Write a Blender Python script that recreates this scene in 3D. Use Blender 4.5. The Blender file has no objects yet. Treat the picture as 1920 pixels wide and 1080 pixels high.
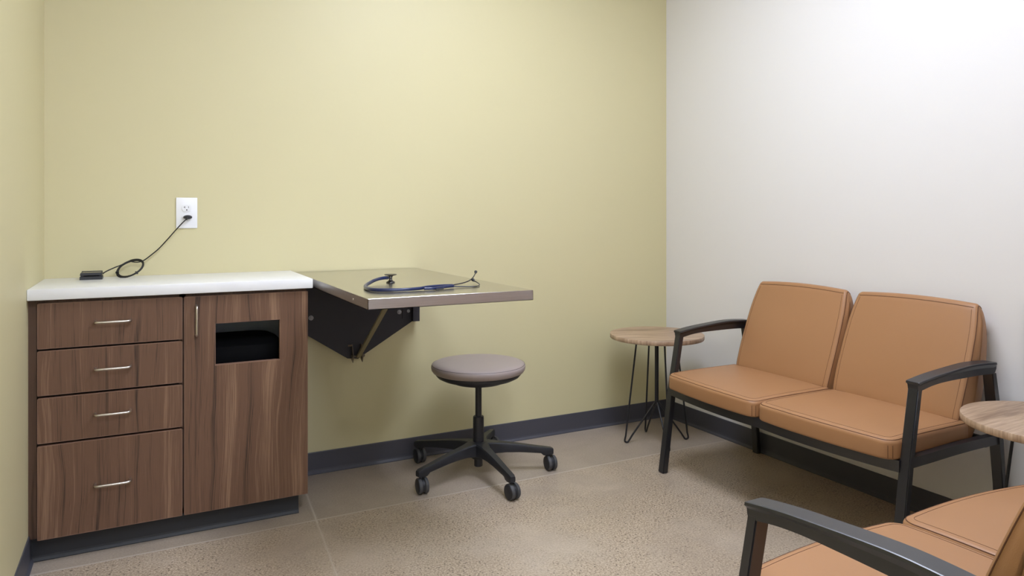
import bpy, bmesh, math, random
from mathutils import Vector, Matrix

random.seed(7)
PI = math.pi
sc = bpy.context.scene
col = sc.collection

# ------------------------------------------------------------------ camera
F_PX, YAW, HORIZON, CAM_H = 1330.52, 0.4783, 405.58, 1.12
cd = bpy.data.cameras.new('camera')
cam = bpy.data.objects.new('camera', cd)
col.objects.link(cam)
cd.sensor_width = 36.0
cd.lens = F_PX / 1920 * 36.0
cd.shift_y = -(540 - HORIZON) / 1920
cd.clip_start = 0.02
cam.location = (0, 0, CAM_H)
cam.rotation_euler = (PI / 2, 0, -YAW)
sc.camera = cam

# ------------------------------------------------------------------ exposure and world
sc.view_settings.view_transform = 'Standard'
sc.view_settings.look = 'None'
sc.view_settings.gamma = 1
sc.view_settings.use_curve_mapping = False
sc.view_settings.exposure = -0.02
w = bpy.data.worlds.new('world')
sc.world = w
w.use_nodes = True
w.node_tree.nodes['Background'].inputs[0].default_value = (0.9, 0.95, 1.0, 1)
w.node_tree.nodes['Background'].inputs[1].default_value = 0.15

# room numbers (metres): back wall, right wall, left wall, near wall
D, R, L = 3.1364, 2.6016, -0.3291
NEAR_Y, CEIL = 0.36, 2.74
LIGHTS = [  # centre x, y, size x, size y, strength
    (1.30, 1.60, 0.60, 1.20, 22.0),
]
HALL_FILL = (0.3, -0.5, 0.6, 1.2, 26.0)  # added lamp behind the camera, lifts the ambient light


# ------------------------------------------------------------------ materials
def srgb(r, g, b):
    def c(v):
        v /= 255.0
        return v / 12.92 if v <= 0.04045 else ((v + 0.055) / 1.055) ** 2.4
    return (c(r), c(g), c(b), 1)


def new_mat(name, color, rough=0.5, metal=0.0, spec=0.5):
    m = bpy.data.materials.new(name)
    m.use_nodes = True
    b = m.node_tree.nodes['Principled BSDF']
    b.inputs['Base Color'].default_value = color
    b.inputs['Roughness'].default_value = rough
    b.inputs['Metallic'].default_value = metal
    b.inputs['Specular IOR Level'].default_value = spec
    return m


class N:
    """small node helper"""
    def __init__(self, m):
        self.t = m.node_tree
        self.b = self.t.nodes['Principled BSDF']

    def node(self, kind, **kw):
        n = self.t.nodes.new(kind)
        for k, v in kw.items():
            setattr(n, k, v)
        return n

    def link(self, a, b):
        self.t.links.new(a, b)

    def coords(self, scale=(1, 1, 1), kind='Object', rot=(0, 0, 0)):
        tc = self.node('ShaderNodeTexCoord')
        mp = self.node('ShaderNodeMapping')
        mp.inputs['Scale'].default_value = scale
        mp.inputs['Rotation'].default_value = rot
        self.link(tc.outputs[kind], mp.inputs[0])
        return mp.outputs[0]

    def noise(self, vec, scale, detail=4, rough=0.5, dist=0.0):
        n = self.node('ShaderNodeTexNoise')
        n.inputs['Scale'].default_value = scale
        n.inputs['Detail'].default_value = detail
        n.inputs['Roughness'].default_value = rough
        n.inputs['Distortion'].default_value = dist
        self.link(vec, n.inputs['Vector'])
        return n.outputs['Fac']

    def ramp(self, fac, stops, interp='LINEAR'):
        r = self.node('ShaderNodeValToRGB')
        r.color_ramp.interpolation = interp
        el = r.color_ramp.elements
        while len(el) < len(stops):
            el.new(0.5)
        for e, (p, c) in zip(el, stops):
            e.position = p
            e.color = c
        self.link(fac, r.inputs[0])
        return r.outputs[0]

    def mix(self, fac, a, b, blend='MIX'):
        n = self.node('ShaderNodeMix', data_type='RGBA', blend_type=blend)
        for sock, val in ((n.inputs['Factor'], fac), (n.inputs['A'], a), (n.inputs['B'], b)):
            if hasattr(val, 'is_output'):
                self.link(val, sock)
            else:
                sock.default_value = val
        return n.outputs['Result']

    def math(self, op, a, b=0.0, c=None):
        n = self.node('ShaderNodeMath', operation=op)
        for i, val in enumerate((a, b) if c is None else (a, b, c)):
            if hasattr(val, 'is_output'):
                self.link(val, n.inputs[i])
            else:
                n.inputs[i].default_value = val
        return n.outputs[0]

    def bump(self, fac, strength, dist=0.001):
        n = self.node('ShaderNodeBump')
        n.inputs['Strength'].default_value = strength
        n.inputs['Distance'].default_value = dist
        self.link(fac, n.inputs['Height'])
        self.link(n.outputs[0], self.b.inputs['Normal'])


def paint(name, color, rough):
    m = new_mat(name, color, rough)
    n = N(m)
    v = n.coords()
    f = n.noise(v, 260, 3)
    n.bump(f, 0.12, 0.0006)
    c2 = tuple(x * 0.985 for x in color[:3]) + (1,)
    n.link(n.mix(n.noise(v, 1.3, 2), color, c2), n.b.inputs['Base Color'])
    return m


M = {}
M['green_wall'] = paint('green_paint', srgb(207, 198, 156), 0.5)
M['white_wall'] = paint('white_paint', srgb(228, 225, 222), 0.6)
M['ceiling'] = paint('ceiling_paint', srgb(235, 234, 230), 0.8)
M['counter'] = paint('solid_surface_white', srgb(232, 232, 232), 0.28)
M['rubber'] = new_mat('rubber_base', srgb(72, 72, 80), 0.42)
M['toe'] = new_mat('toe_kick_rubber', srgb(38, 40, 44), 0.5)
M['frame'] = new_mat('powder_coated_frame', srgb(20, 21, 28), 0.38, 0, 0.9)
M['black_metal'] = new_mat('black_metal', srgb(30, 30, 36), 0.38)
M['bracket'] = new_mat('bracket_black', srgb(38, 38, 46), 0.5)
M['black_plastic'] = new_mat('black_plastic', srgb(32, 33, 38), 0.45)
M['tire'] = new_mat('caster_tread', srgb(66, 66, 68), 0.55)
M['gap'] = new_mat('gap_shade', srgb(30, 20, 16), 0.7)  # shade between the drawer fronts, put in as colour
M['melamine'] = new_mat('grey_melamine', srgb(205, 213, 220), 0.5)
M['bin'] = new_mat('bin_black', srgb(10, 10, 12), 0.9, 0, 0.15)
M['nickel'] = new_mat('satin_nickel', srgb(205, 198, 188), 0.3, 1.0)
M['plate'] = new_mat('white_plastic', srgb(238, 238, 240), 0.3)
M['slot'] = new_mat('slot_dark', srgb(40, 38, 38), 0.6)
M['zinc'] = new_mat('zinc', srgb(165, 167, 172), 0.4, 0.35)
M['brass'] = new_mat('aged_strut', srgb(150, 141, 112), 0.45, 0.35)
M['blue'] = new_mat('navy_tubing', srgb(20, 32, 70), 0.28)
M['gunmetal'] = new_mat('smoke_metal', srgb(96, 94, 92), 0.3, 1.0)
M['clevis'] = new_mat('clevis_metal', srgb(112, 100, 84), 0.45, 0.4)
M['cable'] = new_mat('cable_black', srgb(24, 22, 20), 0.55)
M['display'] = new_mat('grey_glossy_top', srgb(105, 100, 84), 0.25)
M['stitch'] = new_mat('stitching', srgb(92, 56, 34), 0.7)
M['seam_grey'] = new_mat('seam_grey', srgb(92, 82, 80), 0.7)
M['grey_panel'] = new_mat('grey_panel', srgb(120, 120, 124), 0.5)

# tan upholstery
m = new_mat('tan_vinyl', srgb(166, 122, 84), 0.42, 0, 0.42)
n = N(m); v = n.coords()
vo = n.node('ShaderNodeTexVoronoi', feature='F1'); vo.inputs['Scale'].default_value = 620
n.link(v, vo.inputs['Vector'])
n.bump(vo.outputs['Distance'], 0.18, 0.0006)
n.link(n.mix(n.noise(v, 5, 3), srgb(168, 123, 85), srgb(161, 117, 79)), n.b.inputs['Base Color'])
M['tan'] = m
m = new_mat('taupe_vinyl', srgb(155, 142, 138), 0.42)
n = N(m); v = n.coords()
n.bump(n.noise(v, 500, 2), 0.12, 0.0005)
M['taupe'] = m

# brushed steel
m = new_mat('brushed_steel', srgb(196, 192, 186), 0.27, 1.0)
n = N(m)
v = n.coords((6, 900, 6))
f = n.noise(v, 1.0, 3)
n.link(n.ramp(f, [(0.3, (0.17, 0.17, 0.17, 1)), (0.7, (0.26, 0.26, 0.26, 1))]), n.b.inputs['Roughness'])
n.bump(f, 0.04, 0.0004)
M['steel_top'] = m
m = new_mat('brushed_steel_edge', srgb(186, 182, 180), 0.36, 1.0)
n = N(m)
f = n.noise(n.coords((8, 8, 700)), 1.0, 3)
n.link(n.ramp(f, [(0.3, srgb(178, 174, 173)), (0.7, srgb(196, 192, 190))]), n.b.inputs['Base Color'])
M['steel_edge'] = m


def walnut(name, offset, dark=srgb(58, 41, 32), mid=srgb(105, 77, 59), light=srgb(138, 108, 85)):
    m = new_mat(name, mid, 0.42, 0, 0.4)
    n = N(m)
    tc = n.node('ShaderNodeTexCoord')
    mp = n.node('ShaderNodeMapping')
    mp.inputs['Location'].default_value = offset
    n.link(tc.outputs['Object'], mp.inputs[0])
    base = mp.outputs[0]
    sep = n.node('ShaderNodeSeparateXYZ'); n.link(base, sep.inputs[0])

    def vec(sx, sz, warp=None):
        x = n.math('MULTIPLY', sep.outputs[0], sx)
        if warp is not None:
            x = n.math('ADD', x, warp)
        c = n.node('ShaderNodeCombineXYZ')
        n.link(x, c.inputs[0])
        n.link(n.math('MULTIPLY', sep.outputs[1], sx), c.inputs[1])
        n.link(n.math('MULTIPLY', sep.outputs[2], sz), c.inputs[2])
        return c.outputs[0]
    slow = n.noise(vec(5, 1.6), 1.0, 2)
    warp = n.math('MULTIPLY', n.math('SUBTRACT', slow, 0.5), 2.6)
    plank = n.noise(vec(9, 0.25), 1.0, 1)
    band = n.noise(vec(30, 0.6, warp), 1.0, 3, 0.6)
    fine = n.noise(vec(120, 1.0, n.math('MULTIPLY', warp, 4.0)), 1.0, 4, 0.7)
    pore = n.noise(vec(520, 9), 1.0, 2)
    t = n.math('ADD', n.math('MULTIPLY', band, 0.45), n.math('MULTIPLY', fine, 0.45))
    t = n.math('ADD', t, n.math('MULTIPLY', plank, 0.16))
    t = n.math('ADD', t, n.math('MULTIPLY', n.math('SUBTRACT', pore, 0.5), 0.20))
    c = n.ramp(t, [(0.40, dark), (0.49, mid), (0.56, mid), (0.66, light)])
    n.link(c, n.b.inputs['Base Color'])
    return m


M['walnut'] = walnut('walnut_laminate', (0.31, 0, 0.2))
M['walnut_door'] = walnut('walnut_laminate_door', (1.73, 0, 0.45))
M['walnut_side'] = walnut('walnut_laminate_carcass', (3.1, 2, 0), srgb(70, 50, 38), srgb(92, 68, 54), srgb(112, 86, 70))
M['walnut_edge'] = new_mat('walnut_edge_band', srgb(138, 106, 88), 0.4)


def table_wood():
    m = new_mat('oak_laminate', srgb(172, 146, 122), 0.4)
    n = N(m)
    v1 = n.coords((3, 34, 3), rot=(0, 0, 0.5))
    v2 = n.coords((9, 190, 9), rot=(0, 0, 0.5))
    t = n.math('ADD', n.math('MULTIPLY', n.noise(v1, 1, 3, 0.6), 0.6), n.math('MULTIPLY', n.noise(v2, 1, 3, 0.6), 0.4))
    n.link(n.ramp(t, [(0.36, srgb(134, 108, 86)), (0.5, srgb(172, 145, 119)), (0.64, srgb(198, 172, 146))]), n.b.inputs['Base Color'])
    return m


M['oak'] = table_wood()


def concrete():
    m = new_mat('polished_concrete', srgb(160, 145, 128), 0.42)
    n = N(m)
    tc = n.node('ShaderNodeTexCoord')
    base = tc.outputs['Object']
    sep = n.node('ShaderNodeSeparateXYZ'); n.link(base, sep.inputs[0])
    x, y = sep.outputs[0], sep.outputs[1]
    cloud = n.noise(base, 1.5, 5, 0.6, 0.6)
    cloud2 = n.noise(base, 5.5, 5, 0.65, 0.5)
    ca = n.ramp(cloud, [(0.3, srgb(142, 127, 113)), (0.5, srgb(176, 160, 142)), (0.7, srgb(200, 187, 170))])
    cb = n.ramp(cloud2, [(0.3, srgb(144, 131, 118)), (0.7, srgb(192, 175, 154))])
    c = n.mix(0.45, ca, cb)
    # exposed fine aggregate on the open slab, smoother paste in the strip by the wall
    side = n.ramp(n.math('SUBTRACT', 2.657, y), [(0.0, (0, 0, 0, 1)), (0.01, (1, 1, 1, 1))])
    patch = n.ramp(n.noise(base, 2.6, 3, 0.6), [(0.36, (0.12, 0.12, 0.12, 1)), (0.56, (1, 1, 1, 1))])
    amt = n.mix(1.0, side, patch, 'MULTIPLY')
    smooth = n.mix(0.5, c, srgb(146, 134, 122))
    c = n.mix(side, smooth, c)
    sp = n.noise(base, 150, 5, 0.8)
    grain = n.ramp(sp, [(0.36, srgb(84, 66, 50)), (0.46, srgb(146, 126, 104)), (0.53, srgb(184, 166, 142)), (0.62, srgb(212, 198, 176))])
    c = n.mix(n.math('MULTIPLY', amt, 0.75), c, grain)
    c = n.mix(n.math('MULTIPLY', n.math('SUBTRACT', 1.0, amt), 0.16), c, grain)
    vo = n.node('ShaderNodeTexVoronoi', feature='F1'); vo.inputs['Scale'].default_value = 85
    n.link(base, vo.inputs['Vector'])
    pits = n.ramp(vo.outputs['Distance'], [(0.0, (1, 1, 1, 1)), (0.20, (1, 1, 1, 1)), (0.28, (0, 0, 0, 1))])
    keep = n.ramp(vo.outputs['Color'], [(0.55, (0, 0, 0, 1)), (0.60, (1, 1, 1, 1))])
    pm = n.mix(1.0, n.mix(1.0, pits, keep, 'MULTIPLY'), amt, 'MULTIPLY')
    c = n.mix(n.math('MULTIPLY', pm, 0.85), c, srgb(62, 48, 36))
    # sawn control joints, filled with pale grout
    d1 = n.math('ABSOLUTE', n.math('SUBTRACT', y, n.math('ADD', 2.655, n.math('MULTIPLY', n.math('SUBTRACT', n.noise(base, 8, 3), 0.5), 0.008))))
    xx = n.math('SUBTRACT', x, n.math('ADD', 0.3855, n.math('MULTIPLY', y, 0.067)))
    d2 = n.math('ABSOLUTE', n.math('ADD', xx, n.math('MULTIPLY', n.math('SUBTRACT', n.noise(base, 9, 3), 0.5), 0.006)))
    worn = n.ramp(n.math('SUBTRACT', 2.64, y), [(0.0, (0, 0, 0, 1)), (0.02, (1, 1, 1, 1))])
    d2 = n.math('ADD', d2, n.math('MULTIPLY', worn, 0.0014))
    dj = n.math('MINIMUM', d1, d2)
    j = n.ramp(dj, [(0.0, (0.85, 0.85, 0.85, 1)), (0.0026, (0.7, 0.7, 0.7, 1)), (0.0046, (0, 0, 0, 1))])
    c = n.mix(j, c, srgb(196, 187, 174))
    n.link(c, n.b.inputs['Base Color'])
    n.link(n.ramp(n.noise(base, 3, 3), [(0.3, (0.30, 0.30, 0.30, 1)), (0.7, (0.44, 0.44, 0.44, 1))]), n.b.inputs['Roughness'])
    n.bump(sp, 0.06, 0.0006)
    return m


M['concrete'] = concrete()


def emit(name, color, s):
    m = bpy.data.materials.new(name)
    m.use_nodes = True
    b = m.node_tree.nodes['Principled BSDF']
    b.inputs['Base Color'].default_value = (0.8, 0.8, 0.8, 1)
    b.inputs['Emission Color'].default_value = color
    b.inputs['Emission Strength'].default_value = s
    return m


# ------------------------------------------------------------------ mesh helpers
def link_bm(name, bm, mat, parent=None, loc=(0, 0, 0), smooth=True, angle=40):
    bmesh.ops.remove_doubles(bm, verts=bm.verts, dist=1e-6)
    bmesh.ops.recalc_face_normals(bm, faces=bm.faces)
    me = bpy.data.meshes.new(name)
    bm.to_mesh(me); bm.free()
    me.materials.append(mat)
    if smooth:
        for p in me.polygons:
            p.use_smooth = True
        me.set_sharp_from_angle(angle=math.radians(angle))
    o = bpy.data.objects.new(name, me)
    col.objects.link(o)
    o.location = loc
    if parent:
        o.parent = parent
    return o


def tag(o, label=None, cat=None, group=None, kind=None):
    if label: o['label'] = label
    if cat: o['category'] = cat
    if group: o['group'] = group
    if kind: o['kind'] = kind
    return o


def thing(name, label, cat, loc=(0, 0, 0), rz=0.0, group=None):
    o = bpy.data.objects.new(name, None)
    o.empty_display_size = 0.1
    col.objects.link(o)
    o.location = loc
    o.rotation_euler = (0, 0, rz)
    return tag(o, label, cat, group)


def add_box(bm, x0, x1, y0, y1, z0, z1, bev=0.0, seg=2):
    vs = [bm.verts.new(p) for p in ((x0, y0, z0), (x1, y0, z0), (x1, y1, z0), (x0, y1, z0),
                                    (x0, y0, z1), (x1, y0, z1), (x1, y1, z1), (x0, y1, z1))]
    fs = [bm.faces.new([vs[i] for i in f]) for f in
          ((0, 3, 2, 1), (4, 5, 6, 7), (0, 1, 5, 4), (1, 2, 6, 5), (2, 3, 7, 6), (3, 0, 4, 7))]
    if bev > 0:
        es = list({e for f in fs for e in f.edges})
        bmesh.ops.bevel(bm, geom=es, offset=bev, segments=seg, affect='EDGES', profile=0.5)


def box(name, b, mat, parent=None, bev=0.0, **kw):
    bm = bmesh.new()
    add_box(bm, *b, bev=bev)
    return link_bm(name, bm, mat, parent, **kw)


def loft(bm, rings, closed=True, cap=True):
    """rings: list of equally long point lists"""
    vr = [[bm.verts.new(p) for p in r] for r in rings]
    k = len(vr[0])
    for a, b in zip(vr[:-1], vr[1:]):
        for i in range(k if closed else k - 1):
            j = (i + 1) % k
            bm.faces.new((a[i], a[j], b[j], b[i]))
    if cap:
        bm.faces.new(list(reversed(vr[0])))
        bm.faces.new(vr[-1])
    return vr


def tube(bm, pts, r, seg=10, cap=True):
    pts = [Vector(p) for p in pts]
    rs = r if isinstance(r, (list, tuple)) else [r] * len(pts)
    ring = []
    up = None
    for i, p in enumerate(pts):
        if i == 0: t = pts[1] - p
        elif i == len(pts) - 1: t = p - pts[i - 1]
        else: t = (pts[i + 1] - p).normalized() + (p - pts[i - 1]).normalized()
        t.normalize()
        if up is None:
            up = Vector((0, 0, 1)) if abs(t.z) < 0.9 else Vector((1, 0, 0))
        s = t.cross(up).normalized()
        up = s.cross(t).normalized()
        ring.append([p + (s * math.cos(2 * PI * k / seg) + up * math.sin(2 * PI * k / seg)) * rs[i] for k in range(seg)])
    loft(bm, ring, True, cap)


def smooth_path(pts, n=8):
    """Catmull-Rom through points"""
    P = [Vector(p) for p in pts]
    P = [P[0] * 2 - P[1]] + P + [P[-1] * 2 - P[-2]]
    out = []
    for i in range(1, len(P) - 2):
        a, b, c, d = P[i - 1:i + 3]
        for k in range(n):
            t = k / n
            out.append(0.5 * ((2 * b) + (c - a) * t + (2 * a - 5 * b + 4 * c - d) * t * t + (3 * b - a - 3 * c + d) * t ** 3))
    out.append(P[-2])
    return out


def closed_path(pts, n=6):
    P = [Vector(p) for p in pts]
    k = len(P)
    out = []
    for i in range(k):
        a, b, c, d = P[i - 1], P[i], P[(i + 1) % k], P[(i + 2) % k]
        for j in range(n):
            t = j / n
            out.append(0.5 * ((2 * b) + (c - a) * t + (2 * a - 5 * b + 4 * c - d) * t * t + (3 * b - a - 3 * c + d) * t ** 3))
    return out


def lathe(bm, prof, seg=48, cx=0.0, cy=0.0, z0=0.0):
    """prof: (r, z) from bottom to top, r may be 0 at the ends"""
    rings = []
    for r, z in prof:
        rr = max(r, 1e-5)
        rings.append([(cx + rr * math.cos(2 * PI * k / seg), cy + rr * math.sin(2 * PI * k / seg), z0 + z) for k in range(seg)])
    loft(bm, rings, True, True)


def prism(bm, poly, axis, a, b, bev=0.0):
    """poly of 2D points extruded between a and b along axis ('x','y','z')"""
    def P(p, t):
        if axis == 'x': return (t, p[0], p[1])
        if axis == 'y': return (p[0], t, p[1])
        return (p[0], p[1], t)
    loft(bm, [[P(p, a) for p in poly], [P(p, b) for p in poly]])
    if bev:
        bmesh.ops.bevel(bm, geom=list(bm.edges), offset=bev, segments=2, affect='EDGES')


def copy_tree(o, parent=None):
    c = o.copy()
    col.objects.link(c)
    c.parent = parent
    for ch in list(o.children):
        copy_tree(ch, c)
    return c


# ------------------------------------------------------------------ room shell
def structure(o):
    o['kind'] = 'structure'
    return o


structure(box('floor', (L - 0.12, R + 0.12, -1.6, D + 0.12, -0.08, 0.0), M['concrete']))
structure(box('ceiling', (L - 0.12, R + 0.12, -1.6, D + 0.12, CEIL, CEIL + 0.08), M['ceiling']))
structure(box('wall_back', (L - 0.12, R + 0.12, D, D + 0.12, 0, CEIL), M['green_wall']))
structure(box('wall_left', (L - 0.12, L, -1.6, D, 0, CEIL), M['green_wall']))
structure(box('wall_right', (R, R + 0.12, NEAR_Y, D, 0, CEIL), M['white_wall']))
structure(box('wall_near', (0.76, R + 0.12, NEAR_Y - 0.12, NEAR_Y, 0, CEIL), M['white_wall']))
structure(box('wall_hall', (L - 0.12, R + 0.12, -1.72, -1.6, 0, CEIL), M['white_wall']))
structure(box('wall_hall_side', (R, R + 0.12, -1.6, NEAR_Y - 0.12, 0, CEIL), M['white_wall']))


# cove base: thin sheet with a small foot, section in (distance from wall, z)
COVE = [(0, 0), (0.0125, 0), (0.0125, 0.0035), (0.0095, 0.0075), (0.0055, 0.0125), (0.0042, 0.019), (0.0042, 0.0915), (0.003, 0.0947), (0, 0.0947)]


def cove(name, axis, wall, sign, a, b, mat, scale=1.0):
    bm = bmesh.new()
    prism(bm, [(wall + sign * d, z * scale) for d, z in COVE], axis, a, b)
    return link_bm(name, bm, mat, smooth=False)


structure(cove('baseboard_back', 'x', D, -1, 0.545, R, M['rubber']))
structure(cove('baseboard_right', 'y', R, -1, NEAR_Y, D, M['rubber']))
structure(cove('baseboard_left', 'y', L, 1, -1.6, 2.752, M['rubber']))
structure(cove('baseboard_near', 'x', NEAR_Y, 1, 0.76, R, M['rubber']))

# ceiling panels; the one over the doorway is added as fill
for k, (lx, ly, sx, sy, st) in enumerate(LIGHTS + [HALL_FILL]):
    t = thing('ceiling_light', 'recessed flat white ceiling light panel over the room' if k < len(LIGHTS)
              else 'added unseen fill light panel on the ceiling over the doorway', 'ceiling light', (lx, ly, CEIL))
    bm = bmesh.new()
    fw = 0.02
    for b in ((-sx / 2 - fw, sx / 2 + fw, -sy / 2 - fw, -sy / 2), (-sx / 2 - fw, sx / 2 + fw, sy / 2, sy / 2 + fw),
              (-sx / 2 - fw, -sx / 2, -sy / 2, sy / 2), (sx / 2, sx / 2 + fw, -sy / 2, sy / 2)):
        add_box(bm, *b, -0.018, 0.0)
    link_bm('light_frame', bm, M['plate'], t)
    box('diffuser', (-sx / 2, sx / 2, -sy / 2, sy / 2, -0.012, -0.002), emit('panel_light', (0.90, 0.98, 1.19, 1), st), t)

# grey wall fixture whose edge shows at the right of the frame
t = thing('wall_panel', 'flat grey panel on the white wall above the side table in the corner, cut by the frame', 'panel', (R, 1.0, 0.69))
bm = bmesh.new(); add_box(bm, -0.012, 0.0, 0.098, 0.308, -0.137, 0.137, 0.003)
link_bm('panel_board', bm, M['grey_panel'], t)

# ------------------------------------------------------------------ base cabinet
CB = thing('base_cabinet', 'dark walnut laminate base cabinet with four drawers and a cut-out door, under the white countertop',
           'cabinet', (0, 0, 0))
YD = 2.708      # door face
YF = 2.7295     # carcass front
bm = bmesh.new()
add_box(bm, L, -0.307, YF, D - 0.001, 0.083, 0.852)              # filler and side by the wall
add_box(bm, 0.108, 0.130, YF, D - 0.001, 0.083, 0.852)           # partition
add_box(bm, 0.523, 0.5425, YF, D - 0.001, 0.083, 0.852)          # right side
add_box(bm, -0.307, 0.523, YF, D - 0.001, 0.083, 0.101)          # bottom
add_box(bm, -0.307, 0.523, YF, YF + 0.09, 0.836, 0.852)  # top rail
link_bm('carcass', bm, M['walnut_side'], CB, smooth=False)
bm = bmesh.new()
add_box(bm, 0.1305, 0.134, YF + 0.002, D - 0.003, 0.102, 0.835)
add_box(bm, 0.519, 0.5225, YF + 0.002, D - 0.003, 0.102, 0.835)
add_box(bm, 0.134, 0.519, D - 0.012, D - 0.003, 0.102, 0.835)
add_box(bm, 0.134, 0.519, YF + 0.002, D - 0.012, 0.831, 0.835)
link_bm('interior_lining', bm, M['melamine'], CB, smooth=False)
bm = bmesh.new()
add_box(bm, -0.307, 0.108, YF + 0.004, YF + 0.010, 0.10, 0.84)  # one dark sheet standing in for shade in the drawer gaps
link_bm('gap_shade_sheet', bm, M['gap'], CB, smooth=False)
# toe kick with rubber foot
bm = bmesh.new()
add_box(bm, L + 0.004, 0.519, 2.760, 3.10, 0.0, 0.0828)
prism(bm, [(2.760 - d * 0.9, z * 0.87) for d, z in COVE], 'x', L + 0.0, 0.519)
link_bm('toe_kick', bm, M['toe'], CB, smooth=False)


def bar_handle(name, p0, p1, parent, out=0.03, r=0.0043):
    """bar from p0 to p1 on the door face, standing proud towards -y"""
    p0, p1 = Vector(p0), Vector(p1)
    d = (p1 - p0).normalized()
    o = Vector((0, -out, 0))
    c = 0.010
    pts = [p0, p0 + o * 0.66]
    for k in range(1, 5):
        a = k / 4 * PI / 2
        pts.append(p0 + o * (0.66 + 0.34 * math.sin(a)) + d * c * (1 - math.cos(a)))
    for k in range(0, 5):
        a = PI / 2 - k / 4 * PI / 2
        pts.append(p1 + o * (0.66 + 0.34 * math.sin(a)) - d * c * (1 - math.cos(a)))
    pts.append(p1)
    bm = bmesh.new()
    tube(bm, pts, r, 12)
    return link_bm(name, bm, M['nickel'], parent)


def panel_with_edge(name, x0, x1, z0, z1, mat, parent, hole=None):
    """18 mm laminate front with thin pale edge band"""
    bm = bmesh.new()
    e = 0.0011
    if hole is None:
        add_box(bm, x0 + e, x1 - e, YD, YD + 0.0195, z0 + e, z1 - e, 0.0006, 1)
    else:
        hx0, hx1, hz0, hz1 = hole
        xs, zs = [x0 + e, hx0, hx1, x1 - e], [z0 + e, hz0, hz1, z1 - e]
        for y in (YD, YD + 0.0195):
            g = [[bm.verts.new((x, y, z)) for x in xs] for z in zs]
            for i in range(3):
                for j in range(3):
                    if i == 1 and j == 1: continue
                    bm.faces.new((g[i][j], g[i][j + 1], g[i + 1][j + 1], g[i + 1][j]))
            if y == YD: g0 = g
        def wall(a):
            for (i, j), (k, l) in zip(a, a[1:] + a[:1]):
                bm.faces.new((g0[i][j], g0[k][l], g[k][l], g[i][j]))
        wall([(0, 0), (0, 1), (0, 2), (0, 3), (1, 3), (2, 3), (3, 3), (3, 2), (3, 1), (3, 0), (2, 0), (1, 0)])
        wall([(1, 1), (1, 2), (2, 2), (2, 1)])
    o = link_bm(name, bm, mat, parent, smooth=False)
    bm = bmesh.new()
    y0, y1 = YD + 0.0004, YD + 0.019
    add_box(bm, x0, x1, y0, y1, z1 - e * 2, z1)
    add_box(bm, x0, x1, y0, y1, z0, z0 + e * 2)
    add_box(bm, x0, x0 + e * 2, y0, y1, z0, z1)
    add_box(bm, x1 - e * 2, x1, y0, y1, z0, z1)
    if hole:
        add_box(bm, hx0 - e, hx1 + e, YD - 0.0006, y1, hz0 - e, hz0 + e)
        add_box(bm, hx0 - e, hx0 + e * 0.5, YD - 0.0003, y1, hz0, hz1)
    link_bm('edge_band', bm, M['walnut_edge'], o, smooth=False)
    return o


for z0, z1, hz in ((0.6945, 0.8405, 0.7725), (0.5445, 0.6875, 0.6185), (0.3915, 0.5365, 0.4695), (0.083, 0.3835, 0.2375)):
    d = panel_with_edge('drawer', -0.303, 0.1175, z0, z1, M['walnut'], CB)
    bar_handle('handle', (-0.1425, YD, hz), (-0.0405, YD, hz), d)
door = panel_with_edge('door', 0.1235, 0.5435, 0.083, 0.8405, M['walnut_door'], CB, (0.2235, 0.4425, 0.5935, 0.7405))
bar_handle('handle', (0.162, YD, 0.706), (0.162, YD, 0.808), door)

# bin standing inside the cabinet
bm = bmesh.new()
def rr(hx, hy, r, z, n_=6):
    out = []
    for cx, cy, a0 in ((hx - r, hy - r, 0), (-hx + r, hy - r, PI / 2), (-hx + r, -hy + r, PI), (hx - r, -hy + r, 3 * PI / 2)):
        for k in range(n_ + 1):
            a = a0 + k / n_ * PI / 2
            out.append((cx + r * math.cos(a), cy + r * math.sin(a), z))
    return out
loft(bm, [rr(0.12, 0.13, 0.07, 0.0), rr(0.155, 0.15, 0.08, 0.48), rr(0.163, 0.157, 0.085, 0.495), rr(0.163, 0.157, 0.085, 0.520),
          rr(0.155, 0.15, 0.08, 0.542), rr(0.13, 0.125, 0.07, 0.556), rr(0.06, 0.06, 0.04, 0.563)])
tb = link_bm('waste_bin', bm, M['bin'], None, (0.315, 2.925, 0.101))
tag(tb, 'black waste bin with rounded lid seen through the cabinet door opening', 'bin')

# countertop
o = box('countertop', (L + 0.0005, 0.5584, D - 0.4486, D - 0.0005, 0.8525, 0.8881), M['counter'], bev=0.0025)
tag(o, 'thick white solid surface countertop on the walnut cabinet', 'countertop')

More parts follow.
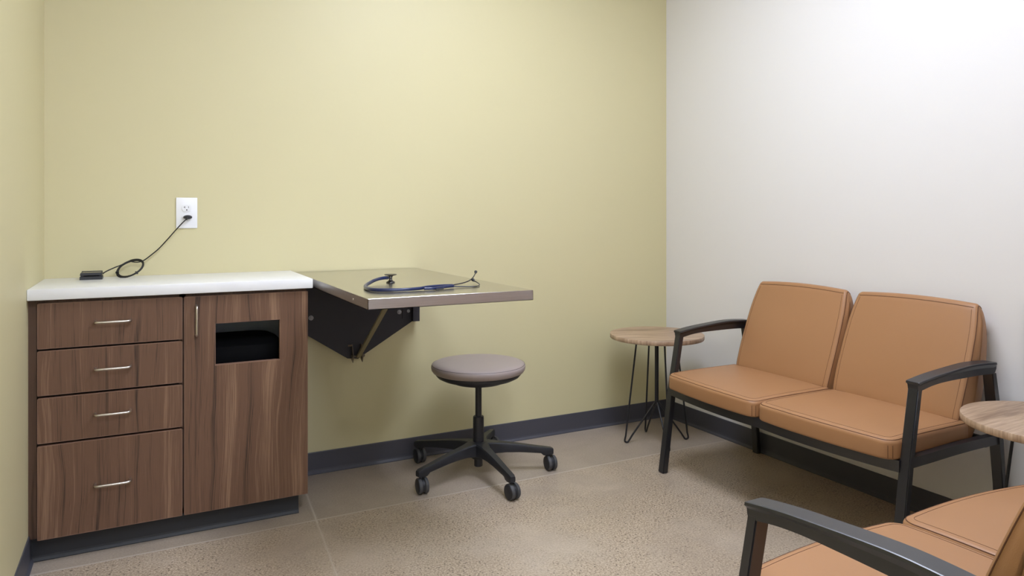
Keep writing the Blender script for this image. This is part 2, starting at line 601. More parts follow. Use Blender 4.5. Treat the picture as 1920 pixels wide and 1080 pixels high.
# ------------------------------------------------------------------ outlet, plug, cable, reader
OX, OZ = 0.152, 1.1335
t = thing('wall_outlet', 'white duplex wall outlet with oversized cover plate on the green wall', 'outlet', (OX, D, OZ))
box('cover_plate', (-0.039, 0.039, -0.006, -0.0004, -0.0615, 0.0615), M['plate'], t, bev=0.002)
for dz in (0.0195, -0.0195):
    bm = bmesh.new()
    pts = []
    for k in range(40):
        a = 2 * PI * k / 40
        x_, z_ = 0.0172 * math.cos(a), 0.0172 * math.sin(a)
        z_ = max(-0.0132, min(0.0132, z_))
        pts.append((x_, z_ + dz))
    prism(bm, pts, 'y', -0.0085, -0.005)
    rc = link_bm('receptacle', bm, M['plate'], t, smooth=False)
    bm = bmesh.new()
    add_box(bm, -0.0076, -0.0060, -0.0088, -0.0082, dz - 0.0005, dz + 0.0075)
    add_box(bm, -0.0110, -0.0060, -0.0088, -0.0082, dz + 0.0025, dz + 0.0045)
    add_box(bm, 0.0058, 0.0074, -0.0088, -0.0082, dz, dz + 0.0068)
    prism(bm, [(0.0024 * math.cos(a), dz - 0.0075 + 0.0026 * math.sin(a)) for a in [2 * PI * k / 16 for k in range(16)]], 'y', -0.0088, -0.0082)
    link_bm('slots', bm, M['slot'], rc, smooth=False)
bm = bmesh.new()
prism(bm, [(0.0026 * math.cos(a), 0.0026 * math.sin(a)) for a in [2 * PI * k / 16 for k in range(16)]], 'y', -0.0068, -0.0058)
link_bm('screw', bm, M['plate'], t)

t = thing('power_cord', 'thin black power cord coiled on the countertop and plugged into the outlet', 'cord', (0.0, 3.08, 0.8881))
bm = bmesh.new()
rings = []
for y_, s in ((-0.0090, 0.9), (-0.0105, 1.0), (-0.020, 1.0), (-0.028, 0.86), (-0.034, 0.5)):
    rings.append([(OX + 0.003 + 0.0165 * s * math.cos(2 * PI * k / 24), D + y_, 1.1165 + 0.0085 * s * math.sin(2 * PI * k / 24)) for k in range(24)])
loft(bm, rings)
bmesh.ops.translate(bm, verts=bm.verts, vec=(0, -3.08, -0.8881))
link_bm('plug', bm, M['black_plastic'], t)
# coil: several turns leaning up from the counter
cc = Vector((-0.047, 3.075, 0.9212))
e1 = Vector((0.043, -0.002, 0.0185)); e2 = Vector((-0.006, 0.030, 0.0235))
coil = []
for i in range(4 * 40 + 1):
    a = PI * 0.5 + i / 40 * 2 * PI
    w_ = 1 + 0.055 * math.sin(i * 0.0395 * 1.3 + 0.4) + 0.01 * math.sin(i * 0.2)
    off = Vector((0, 0.0022 * math.sin(i * 0.045 * 2), 0.0018 * math.cos(i * 0.08)))
    coil.append(cc + e1 * math.cos(a) * w_ + e2 * math.sin(a) * w_ + off)
path = [(-0.1385, 3.072, 0.904), (-0.126, 3.072, 0.913), (-0.099, 3.078, 0.926), (-0.078, 3.09, 0.934)]
path2 = [(-0.030, 3.10, 0.943), (-0.012, 3.107, 0.944), (0.004, 3.11, 0.952), (0.027, 3.11, 0.971), (0.052, 3.11, 0.994), (0.080, 3.107, 1.027),
         (0.108, 3.100, 1.062), (0.132, 3.094, 1.091), (0.148, 3.094, 1.108), (0.152, 3.100, 1.1155), (0.1545, 3.106, 1.117)]
full = smooth_path(path + [coil[0]], 6)[:-1] + coil + smooth_path([coil[-1]] + path2, 8)[1:]
bm = bmesh.new()
tube(bm, [p - Vector((0, 3.08, 0.8881)) for p in full], 0.0022, 8)
link_bm('cable', bm, M['cable'], t)
for a in (PI * 0.95, PI * 1.62):
    p = cc + e1 * math.cos(a) + e2 * math.sin(a) - Vector((0, 3.08, 0.8881))
    tg = (-e1 * math.sin(a) + e2 * math.cos(a)).normalized()
    bm = bmesh.new()
    tube(bm, [p - tg * 0.002, p + tg * 0.002], 0.0062, 12)
    tube(bm, [p + Vector((0.003, -0.004, 0.0)), p + Vector((0.006, -0.008, -0.004))], 0.0009, 6)
    link_bm('twist_tie', bm, M['black_plastic'], t)

t = thing('card_reader', 'small black plastic device lying on the white countertop near the left corner', 'device', (-0.1725, 3.045, 0.8881), 0.0)
bm = bmesh.new()
loft(bm, [[(sx * 0.036, sy, 0.0) for sx, sy in ((-1, -0.036), (1, -0.036), (1, 0.045), (-1, 0.045))],
          [(sx * 0.0355, sy, 0.011) for sx, sy in ((-1, -0.035), (1, -0.035), (1, 0.045), (-1, 0.045))],
          [(sx * 0.033, sy, 0.012) for sx, sy in ((-1, -0.0315), (1, -0.0315), (1, 0.043), (-1, 0.043))],
          [(sx * 0.033, sy, 0.0155) for sx, sy in ((-1, -0.031), (1, -0.031), (1, 0.043), (-1, 0.043))],
          [(sx * 0.0352, sy, 0.0165) for sx, sy in ((-1, -0.034), (1, -0.034), (1, 0.045), (-1, 0.045))],
          [(sx * 0.0335, sy, 0.0245) for sx, sy in ((-1, -0.030), (1, -0.030), (1, 0.045), (-1, 0.045))]])
link_bm('housing', bm, M['black_plastic'], t, smooth=False)
box('top_plate', (-0.028, 0.031, -0.020, 0.036, 0.0245, 0.0255), M['display'], t)
box('card_slot', (-0.024, 0.026, -0.0325, -0.030, 0.0125, 0.0150), M['bin'], t)
box('rear_ridge', (-0.0335, 0.0335, 0.036, 0.045, 0.0245, 0.0275), M['black_plastic'], t, bev=0.001)

# ------------------------------------------------------------------ fold-down steel table
TX0, TX1, TY0, TY1, TZ = 0.5749, 1.1217, D - 1.1218, D - 0.008, 0.8806
t = thing('fold_down_table', 'stainless steel fold-down exam table on a black wall bracket beside the white countertop', 'table', (0.848, D, 0.85))
def loc_bm(bm, o=t):
    bmesh.ops.translate(bm, verts=bm.verts, vec=-Vector(o.location))
bm = bmesh.new()
add_box(bm, TX0 + 0.0005, TX1 - 0.0005, TY0 + 0.0005, TY1, TZ - 0.0015, TZ, 0.0007, 1)
loc_bm(bm); link_bm('tabletop', bm, M['steel_top'], t, smooth=False)
bm = bmesh.new()
e, h = 0.0015, 0.032
add_box(bm, TX0, TX1, TY0, TY0 + e, TZ - h, TZ - 0.0012)
add_box(bm, TX0, TX1, TY0, TY0 + 0.016, TZ - h, TZ - h + e)
add_box(bm, TX0, TX0 + e, TY0, TY1, TZ - h, TZ - 0.0012)
add_box(bm, TX0, TX0 + 0.016, TY0, TY1, TZ - h, TZ - h + e)
add_box(bm, TX1 - e, TX1, TY0, TY1, TZ - h, TZ - 0.0012)
add_box(bm, TX1 - 0.016, TX1, TY0, TY1, TZ - h, TZ - h + e)
loc_bm(bm); link_bm('edge_apron', bm, M['steel_edge'], t, smooth=False)
bm = bmesh.new()
add_box(bm, TX0 + 0.03, TX1 - 0.03, TY0 + 0.03, TY1 - 0.02, TZ - 0.012, TZ - 0.0016)
loc_bm(bm); link_bm('underside_stiffener', bm, M['bracket'], t, smooth=False)
bm = bmesh.new()
prism(bm, [(2.179 + 0.0035 * math.cos(a), 0.863 + 0.0035 * math.sin(a)) for a in [2 * PI * k / 14 for k in range(14)]], 'x', TX0 - 0.0015, TX0)
loc_bm(bm); link_bm('rivet', bm, M['nickel'], t)
# wall bracket: V-shaped black plate with return flanges
bm = bmesh.new()
plate_poly = [(0.578, 0.848), (0.578, 0.637), (0.795, 0.494), (0.842, 0.489), (1.098, 0.640), (1.098, 0.848)]
prism(bm, plate_poly, 'y', D - 0.030, D - 0.0005)
add_box(bm, 1.090, 1.121, D - 0.055, D - 0.0005, 0.640, 0.848)
add_box(bm, 0.566, 0.580, D - 0.055, D - 0.0005, 0.642, 0.848)
add_box(bm, 0.578, 1.098, D - 0.055, D - 0.030, 0.815, 0.848)
add_box(bm, 1.047, 1.050, D - 0.033, D - 0.029, 0.655, 0.815)
loc_bm(bm); link_bm('wall_bracket', bm, M['bracket'], t, smooth=False)
for x_, z_, r_ in ((0.637, 0.683, 0.0105), (1.032, 0.684, 0.0100), (1.076, 0.686, 0.0075)):
    bm = bmesh.new()
    yb = D - 0.030
    rings = [[(x_ + rr_ * math.cos(2 * PI * k / 20), yb - yy, z_ + rr_ * math.sin(2 * PI * k / 20)) for k in range(20)]
             for rr_, yy in ((r_, 0), (r_, 0.002), (r_ * 0.62, 0.0025), (r_ * 0.6, 0.006), (r_ * 0.4, 0.007), (r_ * 0.35, 0.0045))]
    loft(bm, rings)
    loc_bm(bm); link_bm('bolt', bm, M['zinc'], t)
# support strut from the foot of the bracket up to the underside
A = Vector((0.838, D - 0.050, 0.505)); B = Vector((0.845, 2.56, 0.862))
bm = bmesh.new()
d = (B - A).normalized(); s = Vector((1, 0, 0)); u = s.cross(d).normalized()
hw, th = 0.0105, 0.004
loft(bm, [[P_ - s * hw, P_ + s * hw, P_ + s * hw + u * th, P_ + s * (hw - 0.002) + u * th * 2, P_ - s * (hw - 0.002) + u * th * 2, P_ - s * hw + u * th]
          for P_ in (A, B)])
loc_bm(bm); link_bm('strut', bm, M['brass'], t, smooth=False)
bm = bmesh.new()
for dx in (-0.026, 0.016):
    prism(bm, [(D - 0.030, 0.555), (D - 0.045, 0.556), (D - 0.050, 0.545), (D - 0.066, 0.500), (D - 0.055, 0.478), (D - 0.030, 0.489)], 'x', 0.837 + dx, 0.837 + dx + 0.003)
tube(bm, [(0.806, D - 0.050, 0.505), (0.866, D - 0.050, 0.505)], 0.0035, 10)
tube(bm, [(0.856, D - 0.050, 0.505), (0.863, D - 0.050, 0.505)], 0.0075, 8)
tube(bm, [(0.806, D - 0.050, 0.505), (0.811, D - 0.050, 0.505)], 0.0065, 8)
add_box(bm, 0.793, 0.813, D - 0.046, D - 0.043, 0.549, 0.556)
loc_bm(bm); link_bm('hinge_clevis', bm, M['clevis'], t)

# ------------------------------------------------------------------ stethoscope
t = thing('stethoscope', 'navy blue stethoscope with smoke-finish chestpiece lying on the steel table', 'stethoscope', (0.788, 2.470, TZ))
def T(p): return Vector(p) - Vector(t.location)
bm = bmesh.new()
lathe(bm, [(0.012, 0.0), (0.0155, 0.0008), (0.0160, 0.003), (0.0145, 0.0048), (0.0085, 0.0075), (0.0062, 0.011), (0.0058, 0.019), (0.0075, 0.0235), (0.013, 0.0265),
           (0.0205, 0.0275), (0.0222, 0.0288), (0.0222, 0.0305), (0.0205, 0.0315), (0.001, 0.0312)], 40)
link_bm('chestpiece', bm, M['gunmetal'], t)
bm = bmesh.new()
tube(bm, [T((0.7835, 2.468, 0.899)), T((0.768, 2.458, 0.8995))], 0.0035, 12)
link_bm('stem', bm, M['gunmetal'], t)
tub = [(0.776, 2.463, 0.8995), (0.762, 2.460, 0.9000), (0.740, 2.450, 0.8985), (0.712, 2.421, 0.8955), (0.688, 2.391, 0.8910), (0.662, 2.346, 0.8872), (0.644, 2.283, 0.8868),
       (0.640, 2.225, 0.8868), (0.653, 2.190, 0.8868), (0.688, 2.170, 0.8868), (0.738, 2.161, 0.8868), (0.789, 2.169, 0.8875), (0.817, 2.178, 0.8895),
       (0.857, 2.186, 0.8905), (0.915, 2.199, 0.8890)]
bm = bmesh.new()
pp = [T(p) for p in smooth_path(tub, 8)]
tube(bm, pp, [0.0058 if i < 70 else 0.0058 - 0.001 * (i - 70) / max(1, len(pp) - 71) for i in range(len(pp))], 12)
br = [T(p) for p in smooth_path([(0.800, 2.158, 0.8868), (0.83, 2.155, 0.8865), (0.862, 2.170, 0.8870), (0.895, 2.187, 0.8875), (0.917, 2.194, 0.8875)], 6)]
tube(bm, br, 0.0048, 12)
link_bm('tubing', bm, M['blue'], t)
bm = bmesh.new()
tube(bm, [T(p) for p in smooth_path([(0.838, 2.150, 0.8835), (0.850, 2.150, 0.8840), (0.866, 2.156, 0.8845)], 4)], [0.0025] * 9, 8)
link_bm('name_clip', bm, M['black_plastic'], t)
for pts, tip in (([(0.905, 2.200, 0.889), (0.954, 2.236, 0.889), (0.987, 2.258, 0.891), (1.017, 2.284, 0.895), (1.048, 2.325, 0.901), (1.071, 2.362, 0.907), (1.086, 2.387, 0.911)], (1.092, 2.397, 0.9165)),
                 ([(0.905, 2.193, 0.887), (0.952, 2.186, 0.8845), (0.983, 2.178, 0.8836), (1.005, 2.191, 0.8836), (1.027, 2.225, 0.8848), (1.034, 2.258, 0.8885), (1.031, 2.279, 0.893)], (1.029, 2.289, 0.8975))):
    bm = bmesh.new()
    sp_ = [T(p) for p in smooth_path(pts, 8)]
    tube(bm, sp_, 0.0020, 10)
    tb_ = link_bm('binaural_tube', bm, M['black_metal'], t)
    bm = bmesh.new()
    a = sp_[-1]; dd = (T(tip) - a).normalized()
    tube(bm, [a - dd * 0.003, a + dd * 0.001, a + dd * 0.005, a + dd * 0.009, a + dd * 0.012, a + dd * 0.0132], [0.0026, 0.0036, 0.0052, 0.0058, 0.0040, 0.0012], 14)
    link_bm('ear_tip', bm, M['gunmetal_rubber'] if 'gunmetal_rubber' in M else M['black_plastic'], tb_)

# ------------------------------------------------------------------ rolling stool
t = thing('rolling_stool', 'round taupe vinyl rolling stool with black five-arm base in front of the green wall', 'stool', (1.290, 2.805, 0))
bm = bmesh.new()
lathe(bm, [(0.001, 0.444), (0.170, 0.444), (0.188, 0.445), (0.197, 0.449), (0.2025, 0.457), (0.2045, 0.466), (0.2040, 0.474), (0.2000, 0.4805), (0.190, 0.4855),
           (0.170, 0.4885), (0.13, 0.491), (0.08, 0.492), (0.001, 0.4925)], 72)
seat = link_bm('seat', bm, M['taupe'], t)
bm = bmesh.new()
tube(bm, [(0.2005 * math.cos(a), 0.2005 * math.sin(a), 0.4798) for a in [2 * PI * k / 72 for k in range(73)]], 0.0009, 6, False)
link_bm('seam', bm, M['seam_grey'], seat)
bm = bmesh.new()
lathe(bm, [(0.001, 0.399), (0.095, 0.399), (0.112, 0.402), (0.125, 0.409), (0.158, 0.418), (0.178, 0.428), (0.186, 0.438), (0.186, 0.4445), (0.001, 0.4445)], 64)
link_bm('seat_pan', bm, M['black_plastic'], t)
bm = bmesh.new(); lathe(bm, [(0.001, 0.25), (0.0138, 0.25), (0.0138, 0.40), (0.001, 0.40)], 28)
link_bm('piston', bm, M['black_metal'], t)
bm = bmesh.new(); lathe(bm, [(0.001, 0.135), (0.0240, 0.135), (0.0235, 0.245), (0.0225, 0.252), (0.0195, 0.254), (0.001, 0.254)], 32)
link_bm('gas_column', bm, M['black_metal'], t)
bm = bmesh.new(); lathe(bm, [(0.001, 0.036), (0.0165, 0.036), (0.0185, 0.038), (0.0185, 0.10), (0.001, 0.10)], 28)
link_bm('column_foot', bm, M['black_metal'], t)
bm = bmesh.new(); lathe(bm, [(0.001, 0.072), (0.030, 0.072), (0.033, 0.078), (0.042, 0.135), (0.040, 0.142), (0.034, 0.1445), (0.001, 0.1445)], 40)
hub = link_bm('hub', bm, M['black_plastic'], t)
for k in range(5):
    ang = math.radians(270 - 0.5 + 72 * k)
    st = [(0.020, 0.040, 0.085, 0.143), (0.045, 0.030, 0.088, 0.142), (0.075, 0.0215, 0.092, 0.139), (0.12, 0.0185, 0.093, 0.133), (0.18, 0.0165, 0.090, 0.124),
          (0.24, 0.0150, 0.084, 0.1135), (0.275, 0.0140, 0.080, 0.1075), (0.286, 0.0138, 0.070, 0.106), (0.298, 0.0136, 0.068, 0.104), (0.322, 0.0130, 0.070, 0.100), (0.331, 0.0110, 0.074, 0.0955)]
    rings = []
    for r_, hw, zb, zt in st:
        hw = hw
        cy_ = hw * 0.82
        sec = [(-cy_, zb), (cy_, zb), (hw, zb + 0.004), (hw * 0.98, zt - 0.005), (hw * 0.80, zt), (-hw * 0.80, zt), (-hw * 0.98, zt - 0.005), (-hw, zb + 0.004)]
        rings.append([(r_ * math.cos(ang) - q * math.sin(ang), r_ * math.sin(ang) + q * math.cos(ang), z_) for q, z_ in sec])
    bm = bmesh.new(); loft(bm, rings)
    arm = link_bm('base_arm', bm, M['black_plastic'], t, angle=35)
    # twin-wheel caster, trailing roughly the way the photo shows
    cx_, cy_ = 0.314 * math.cos(ang), 0.314 * math.sin(ang)
    bm = bmesh.new()
    tube(bm, [(cx_, cy_, 0.045), (cx_, cy_, 0.076)], 0.0065, 12)
    ca = math.radians([8, -2, 14, 4, 0][k])      # wheel axle direction
    ax = Vector((math.cos(ca), math.sin(ca), 0))
    c0 = Vector((cx_, cy_, 0.0325)) + Vector((0.006, 0, 0))
    tube(bm, [c0 - ax * 0.008, c0 + ax * 0.008], [0.027, 0.027], 24)
    cs = link_bm('caster', bm, M['black_plastic'], t)
    for sgn in (-1, 1):
        bm = bmesh.new()
        rings_p = [(0.0055, 0.0275), (0.0075, 0.0318), (0.0165, 0.0322), (0.0195, 0.0305)]
        tube(bm, [c0 + ax * sgn * q for q, _ in rings_p], [q for _, q in rings_p], 32)
        wh = link_bm('wheel', bm, M['tire'], cs)
        bm = bmesh.new()
        tube(bm, [c0 + ax * sgn * 0.0193, c0 + ax * sgn * 0.0206, c0 + ax * sgn * 0.0218], [0.0285, 0.0280, 0.0235], 32)
        cap_ = link_bm('wheel_cover', bm, M['black_plastic'], cs)


# ------------------------------------------------------------------ round side tables with hairpin legs
def side_table(x, y, rz, label):
    t = thing('side_table', label, 'side table', (x, y, 0), rz, 'round side tables with hairpin legs')
    r = 0.2305
    bm = bmesh.new()
    lathe(bm, [(0.001, 0.5135), (r - 0.010, 0.5135), (r - 0.002, 0.5155), (r, 0.519), (r, 0.5345), (r - 0.0012, 0.5362), (0.001, 0.5365)], 96)
    link_bm('tabletop', bm, M['oak'], t)
    bm = bmesh.new()
    lathe(bm, [(0.001, 0.180), (0.006, 0.180), (0.0085, 0.19), (0.0098, 0.195), (0.0098, 0.508), (0.06, 0.5085), (0.06, 0.5135), (0.001, 0.5135)], 28)
    link_bm('centre_post', bm, M['black_metal'], t)
    for k in range(4):
        a = PI / 2 * k
        c_, s_ = math.cos(a), math.sin(a)
        pl = [(0.103, 0.5135), (0.1605, 0.036), (0.1652, 0.017), (0.1640, 0.0085), (0.1570, 0.0046), (0.1490, 0.0058), (0.1430, 0.013), (0.128, 0.036), (0.010, 0.194)]
        mid = smooth_path([(q, 0, z) for q, z in pl[1:8]], 5)
        pts = [(pl[0][0], 0, pl[0][1])] + [tuple(p) for p in mid] + [(pl[-1][0], 0, pl[-1][1])]
        bm = bmesh.new()
        tube(bm, [(p[0] * c_, p[0] * s_, p[2]) for p in pts], 0.0044, 12)
        link_bm('hairpin_leg', bm, M['black_metal'], t)
    return t


side_table(2.265, 2.804, math.radians(-18.0), 'round oak side table with black hairpin legs in the corner by the green wall')
side_table(2.300, 1.080, math.radians(2.0), 'round oak side table between the two loveseats, cut by the right frame edge')


# ------------------------------------------------------------------ loveseats
def seat_cushion(uc, parent):
    hw, v0, v1, z0, z1, Rc, r = 0.2620, 0.016, 0.418, 0.3735, 0.4420, 0.040, 0.017
    vc, hv = (v0 + v1) / 2, (v1 - v0) / 2

    def warp(p):
        u_, v_, z_ = p
        k = max(0.0, 1 - (u_ / hw) ** 2)
        f = max(0.0, min(1.0, (v1 - v_) / (v1 - v0)))
        v_ -= (0.012 * k + 0.022 * (1 - ((uc + u_) / 0.52) ** 2)) * f ** 1.5
        top = (z_ - z0) / (z1 - z0)
        z_ += top * (0.007 * k * (0.4 + 0.6 * math.sin(PI * min(1, max(0, f)) ** 0.8)))
        z_ -= 0.006 * top * f ** 6
        return Vector((uc + u_, v_, z_))

    def outline(off):
        out = []
        rc = {0: Rc * 0.45, 1: Rc * 0.45, 2: Rc, 3: Rc}
        hx, hy = hw, hv
        corners = [(1, 1, 0, 0.016), (-1, 1, PI / 2, 0.016), (-1, -1, PI, Rc), (1, -1, 3 * PI / 2, Rc)]
        for i, (sx, sy, a0, rr0) in enumerate(corners):
            rr_ = max(rr0 - off, 0.001)
            cx, cy = sx * (hx - max(rr0, off + 0.001)), sy * (hy - max(rr0, off + 0.001))
            for k in range(9):
                a = a0 + k / 8 * PI / 2
                out.append((cx + rr_ * math.cos(a), cy + rr_ * math.sin(a)))
            nx = corners[(i + 1) % 4]
            rr1 = nx[3]
            ex, ey = nx[0] * (hx - max(rr1, off + 0.001)), nx[1] * (hy - max(rr1, off + 0.001))
            r1_ = max(rr1 - off, 0.001)
            q0, q1 = out[-1], (ex + r1_ * math.cos(nx[2]), ey + r1_ * math.sin(nx[2]))
            for k in range(1, 12):
                f = k / 12
                out.append((q0[0] * (1 - f) + q1[0] * f, q0[1] * (1 - f) + q1[1] * f))
        return out

    def ring(off, z):
        return [warp((x, vc + y, z)) for x, y in outline(off)]

    def side(phi):      # elevation on the rounded top edge
        return r * (1 - math.cos(phi)), z1 - r + r * math.sin(phi)
    rings = []
    base = outline(r)
    for s in (0.03, 0.5, 1.0):
        rings.append([warp((x * s, vc + y * s, z0)) for x, y in base])
    for k in range(1, 6):
        ph = k / 5 * PI / 2
        rb = 0.010
        rings.append(ring(rb * (1 - math.sin(ph)), z0 + rb * (1 - math.cos(ph))))
    for k in range(0, 8):
        o_, z_ = side(k / 7 * PI / 2)
        rings.append(ring(o_, z_))
    for s in (0.96, 0.9, 0.8, 0.65, 0.45, 0.25, 0.03):
        rings.append([warp((x * s, vc + y * s, z1)) for x, y in base])
    bm = bmesh.new()
    loft(bm, rings)
    c = link_bm('seat_cushion', bm, M['tan'], parent, angle=75)
    # seam and stitch lines
    bm = bmesh.new()
    for ph, rad, ex in ((0.85, 0.0012, 0.0), (PI / 2, 0.0006, 0.005)):
        o_, z_ = side(ph)
        q = ring(o_ + ex, z_ + 0.0001)
        tube(bm, q + [q[0]], rad, 5, False)
    for sx in (-1, 1):
        for da in (-0.16, 0.16):
            a = -PI / 2 + sx * (PI / 4) + da
            cx, cy = sx * (hw - Rc), -(hv - Rc)
            x_, y_ = cx + Rc * math.cos(a), cy + Rc * math.sin(a)
            ps = [warp((x_, vc + y_, z0 + 0.006 + (z1 - r * 1.2 - z0 - 0.006) * k / 8)) for k in range(9)]
            tube(bm, ps, 0.0008, 5)
    link_bm('stitching', bm, M['stitch'], c)
    return c


BACK = [(0.406, 0.37), (0.396, 0.43), (0.4125, 0.495), (0.449, 0.598), (0.492, 0.713), (0.52, 0.783), (0.5285, 0.802), (0.536, 0.8145), (0.546, 0.8185), (0.556, 0.814), (0.5645, 0.801), (0.571, 0.778), (0.573, 0.728), (0.567, 0.658), (0.557, 0.598), (0.5406, 0.518), (0.517, 0.428), (0.494, 0.378), (0.482, 0.364), (0.46, 0.359), (0.428, 0.359), (0.412, 0.362)]


def back_cushion(uc, parent):
    prof = [(p.x, p.y) for p in closed_path([(a, b, 0) for a, b in BACK], 4)]
    n_ = len(prof)
    nor = []
    for i in range(n_):
        ax, ay = prof[i - 1]; bx, by = prof[(i + 1) % n_]
        tx, ty = bx - ax, by - ay
        l_ = math.hypot(tx, ty)
        nor.append((-ty / l_, tx / l_))
    # make sure the normals point outward
    cx, cy = sum(p[0] for p in prof) / n_, sum(p[1] for p in prof) / n_
    i0 = 8
    if (prof[i0][0] - cx) * nor[i0][0] + (prof[i0][1] - cy) * nor[i0][1] < 0:
        nor = [(-a, -b) for a, b in nor]

    def pt(i, u_, off):
        v_, z_ = prof[i][0] - nor[i][0] * off, prof[i][1] - nor[i][1] * off
        g = (z_ - 0.36) / 0.46
        hw = 0.2400 - 0.0030 * max(0, g) + 0.009 * math.sin(PI * min(1, max(0, g))) - 0.010 * max(0, (g - 0.72) / 0.28) ** 2.2
        k = 1 - u_ ** 2
        z2 = z_ + 0.0100 * k * max(0, g) ** 4
        v2 = v_ - 0.010 * k * (1 if nor[i][0] < 0 else 0) * math.sin(PI * min(1, max(0, g)))
        return Vector((uc + u_ * hw, v2, z2))
    re = 0.012
    secs = []
    for k in range(6):
        ph = k / 5 * PI / 2
        secs.append((-1 + (re * (1 - math.sin(ph))) / 0.235, re * (1 - math.cos(ph)) if False else re * (1 - math.sin(ph))))
    secs = [(-1 + re / 0.235 * (1 - math.cos(ph)), re * (1 - math.sin(ph))) for ph in [k / 5 * PI / 2 for k in range(6)]]
    mids = [(-0.9 + 1.8 * k / 18, 0.0) for k in range(1, 18)]
    alls = secs + mids + [(-a, b) for a, b in reversed(secs)]
    rings = [[pt(i, u_, off) for i in range(n_)] for u_, off in alls]
    # end caps shrink to the section's spine, slightly domed
    def cap_ring(u_, s, dome):
        out = []
        for i in range(n_):
            p = pt(i, u_, re)
            q = Vector((p.x, cx + 0.0, 0))
            spine_z = min(max(p.z, 0.42), 0.77)
            spine_v = 0.452 + (spine_z - 0.42) * 0.24
            c_ = Vector((p.x + dome * (1 if u_ > 0 else -1), spine_v, spine_z))
            b_ = p.lerp(c_, 1 - s)
            b_.x = p.x + dome * (1 if u_ > 0 else -1)
            out.append(b_)
        return out
    left = [cap_ring(-1, s, d_) for s, d_ in ((0.1, 0.006), (0.4, 0.005), (0.75, 0.003))]
    right = [cap_ring(1, s, d_) for s, d_ in ((0.75, 0.003), (0.4, 0.005), (0.1, 0.006))]
    bm = bmesh.new()
    loft(bm, left + rings + right)
    c = link_bm('back_cushion', bm, M['tan'], parent, angle=75)
    bm = bmesh.new()
    i_front = range(2, 4 * 10)
    for sg in (-1, 1):
        a = [pt(i, sg * (1 - re / 0.235 * 0.12), re * 0.55) for i in i_front]
        tube(bm, a, 0.0013, 5)
        b_ = [pt(i, sg * (1 - 0.018 / 0.235), -0.0001) for i in range(2, 4 * 6)]
        tube(bm, b_, 0.0006, 5)
    it = 4 * 6 + 1
    tube(bm, [pt(it, -0.95 + 1.9 * k / 24, -0.0001) for k in range(25)], 0.0012, 5)
    link_bm('stitching', bm, M['stitch'], c)
    return c


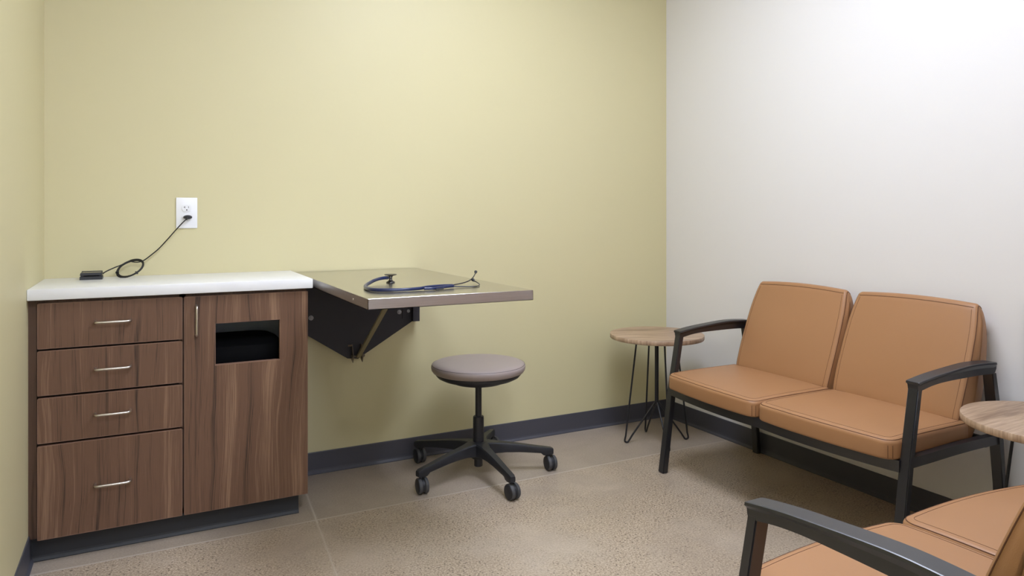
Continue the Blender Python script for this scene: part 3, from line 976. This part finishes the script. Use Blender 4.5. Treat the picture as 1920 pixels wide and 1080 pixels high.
def make_loveseat():
    t = thing('loveseat', '', 'loveseat', (0, 0, 0))
    U = 0.5415
    for s in (-1, 1):
        # legs
        bm = bmesh.new()
        loft(bm, [[(s * U + a, v_, z_) for a, v_ in ((-.017, v0), (.017, v0), (.017, v1), (-.017, v1))]
                  for v0, v1, z_ in ((0.000, 0.027, 0.002), (0.050, 0.0735, 0.350), (0.0950, 0.1170, 0.593))])
        bmesh.ops.bevel(bm, geom=list(bm.edges), offset=0.0025, segments=2, affect='EDGES')
        lg = link_bm('leg', bm, M['frame'], t)
        box('glide', (s * U - 0.012, s * U + 0.012, 0.003, 0.024, 0.0, 0.004), M['black_plastic'], lg)
        bm = bmesh.new()
        loft(bm, [[(s * U + a, v_, z_) for a, v_ in ((-.017, v0), (.017, v0), (.017, v1), (-.017, v1))]
                  for v0, v1, z_ in ((0.565, 0.586, 0.002), (0.548, 0.570, 0.218), (0.529, 0.552, 0.37), (0.5265, 0.5495, 0.39), (0.505, 0.527, 0.515), (0.4890, 0.511, 0.600))])
        bmesh.ops.bevel(bm, geom=[e for e in bm.edges if abs(e.verts[0].co.z - e.verts[1].co.z) > 0.005], offset=0.0025, segments=2, affect='EDGES')
        lg = link_bm('leg', bm, M['frame'], t)
        box('glide', (s * U - 0.012, s * U + 0.012, 0.567, 0.584, 0.0, 0.004), M['black_plastic'], lg)
        # armrest: arched bar, wider on top
        top = smooth_path([(0.0920, .6115, 0), (.0990, .6145, 0), (.163, .6240, 0), (.233, .6310, 0), (.359, .6405, 0), (.433, .6405, 0), (.495, .6370, 0), (.5120, .6355, 0)], 4)
        bot = smooth_path([(0.0945, .6025, 0), (.1010, .5855, 0), (.163, .5950, 0), (.233, .6005, 0), (.359, .6020, 0), (.433, .6015, 0), (.495, .6000, 0), (.5100, .6140, 0)], 4)
        rings = []
        for i, (a, b) in enumerate(zip(top, bot)):
            w1 = 0.0230 if 2 < i < len(top) - 3 else 0.0195
            w1 = min(0.0232, 0.0185 + 0.0014 * min(i, len(top) - 1 - i))
            rings.append([(s * U + q, v_, z_) for q, v_, z_ in (
                (-0.0165, b.x, b.y), (0.0165, b.x, b.y), (0.0168, (a.x + b.x) / 2, b.y + (a.y - b.y) * 0.55), (w1, a.x, a.y - 0.006), (w1 - 0.001, a.x, a.y - 0.001),
                (w1 - 0.003, a.x, a.y), (-w1 + 0.003, a.x, a.y), (-w1 + 0.001, a.x, a.y - 0.001), (-w1, a.x, a.y - 0.006), (-0.0168, (a.x + b.x) / 2, b.y + (a.y - b.y) * 0.55))])
        bm = bmesh.new(); loft(bm, rings)
        link_bm('armrest', bm, M['frame'], t, angle=25)
        bm = bmesh.new()
        sp = smooth_path([(.070, .3690, 0), (.17, .3715, 0), (.30, .3755, 0), (.42, .3765, 0), (.538, .3745, 0)], 4)
        loft(bm, [[(s * U - 0.0125, p.x, p.y - 0.0155), (s * U + 0.0125, p.x, p.y - 0.0155), (s * U + 0.0125, p.x, p.y + 0.0155), (s * U - 0.0125, p.x, p.y + 0.0155)] for p in sp])
        link_bm('side_rail', bm, M['frame'], t, angle=25)
    # front rail bows forward under each cushion
    bm = bmesh.new()
    rings = []
    for k in range(33):
        u_ = -0.53 + 1.06 * k / 32
        q = (abs(u_) - 0.27) / 0.27
        bow = 0.006 * max(0, 1 - q * q)
        v_ = 0.056 - bow - 0.030 * (1 - (u_ / 0.53) ** 2)
        zt, zb = 0.3735, 0.3380 - 0.002 * max(0, 1 - q * q)
        rings.append([(u_, v_ - 0.011, zb), (u_, v_ + 0.011, zb), (u_, v_ + 0.011, zt), (u_, v_ - 0.011, zt)])
    loft(bm, rings)
    link_bm('front_rail', bm, M['frame'], t, angle=25)
    box('rear_rail', (-0.53, 0.53, 0.500, 0.522, 0.345, 0.378), M['frame'], t, bev=0.002)
    box('centre_rail', (-0.012, 0.012, 0.034, 0.502, 0.345, 0.372), M['frame'], t, bev=0.002)
    for s in (-1, 1):
        seat_cushion(s * 0.2640, t)
        back_cushion(s * 0.2555, t)
    return t


ls = make_loveseat()
ls.location = (2.000, 1.9085, 0); ls.rotation_euler = (0, 0, -PI / 2)
tag(ls, 'two-seat tan vinyl loveseat with black frame standing against the white wall', 'loveseat', 'tan two-seat loveseats')
l2 = copy_tree(ls)
l2.location = (1.510, 1.022, 0); l2.rotation_euler = (0, 0, PI)
tag(l2, 'two-seat tan loveseat in the foreground, cut off by the lower right corner', 'loveseat', 'tan two-seat loveseats')
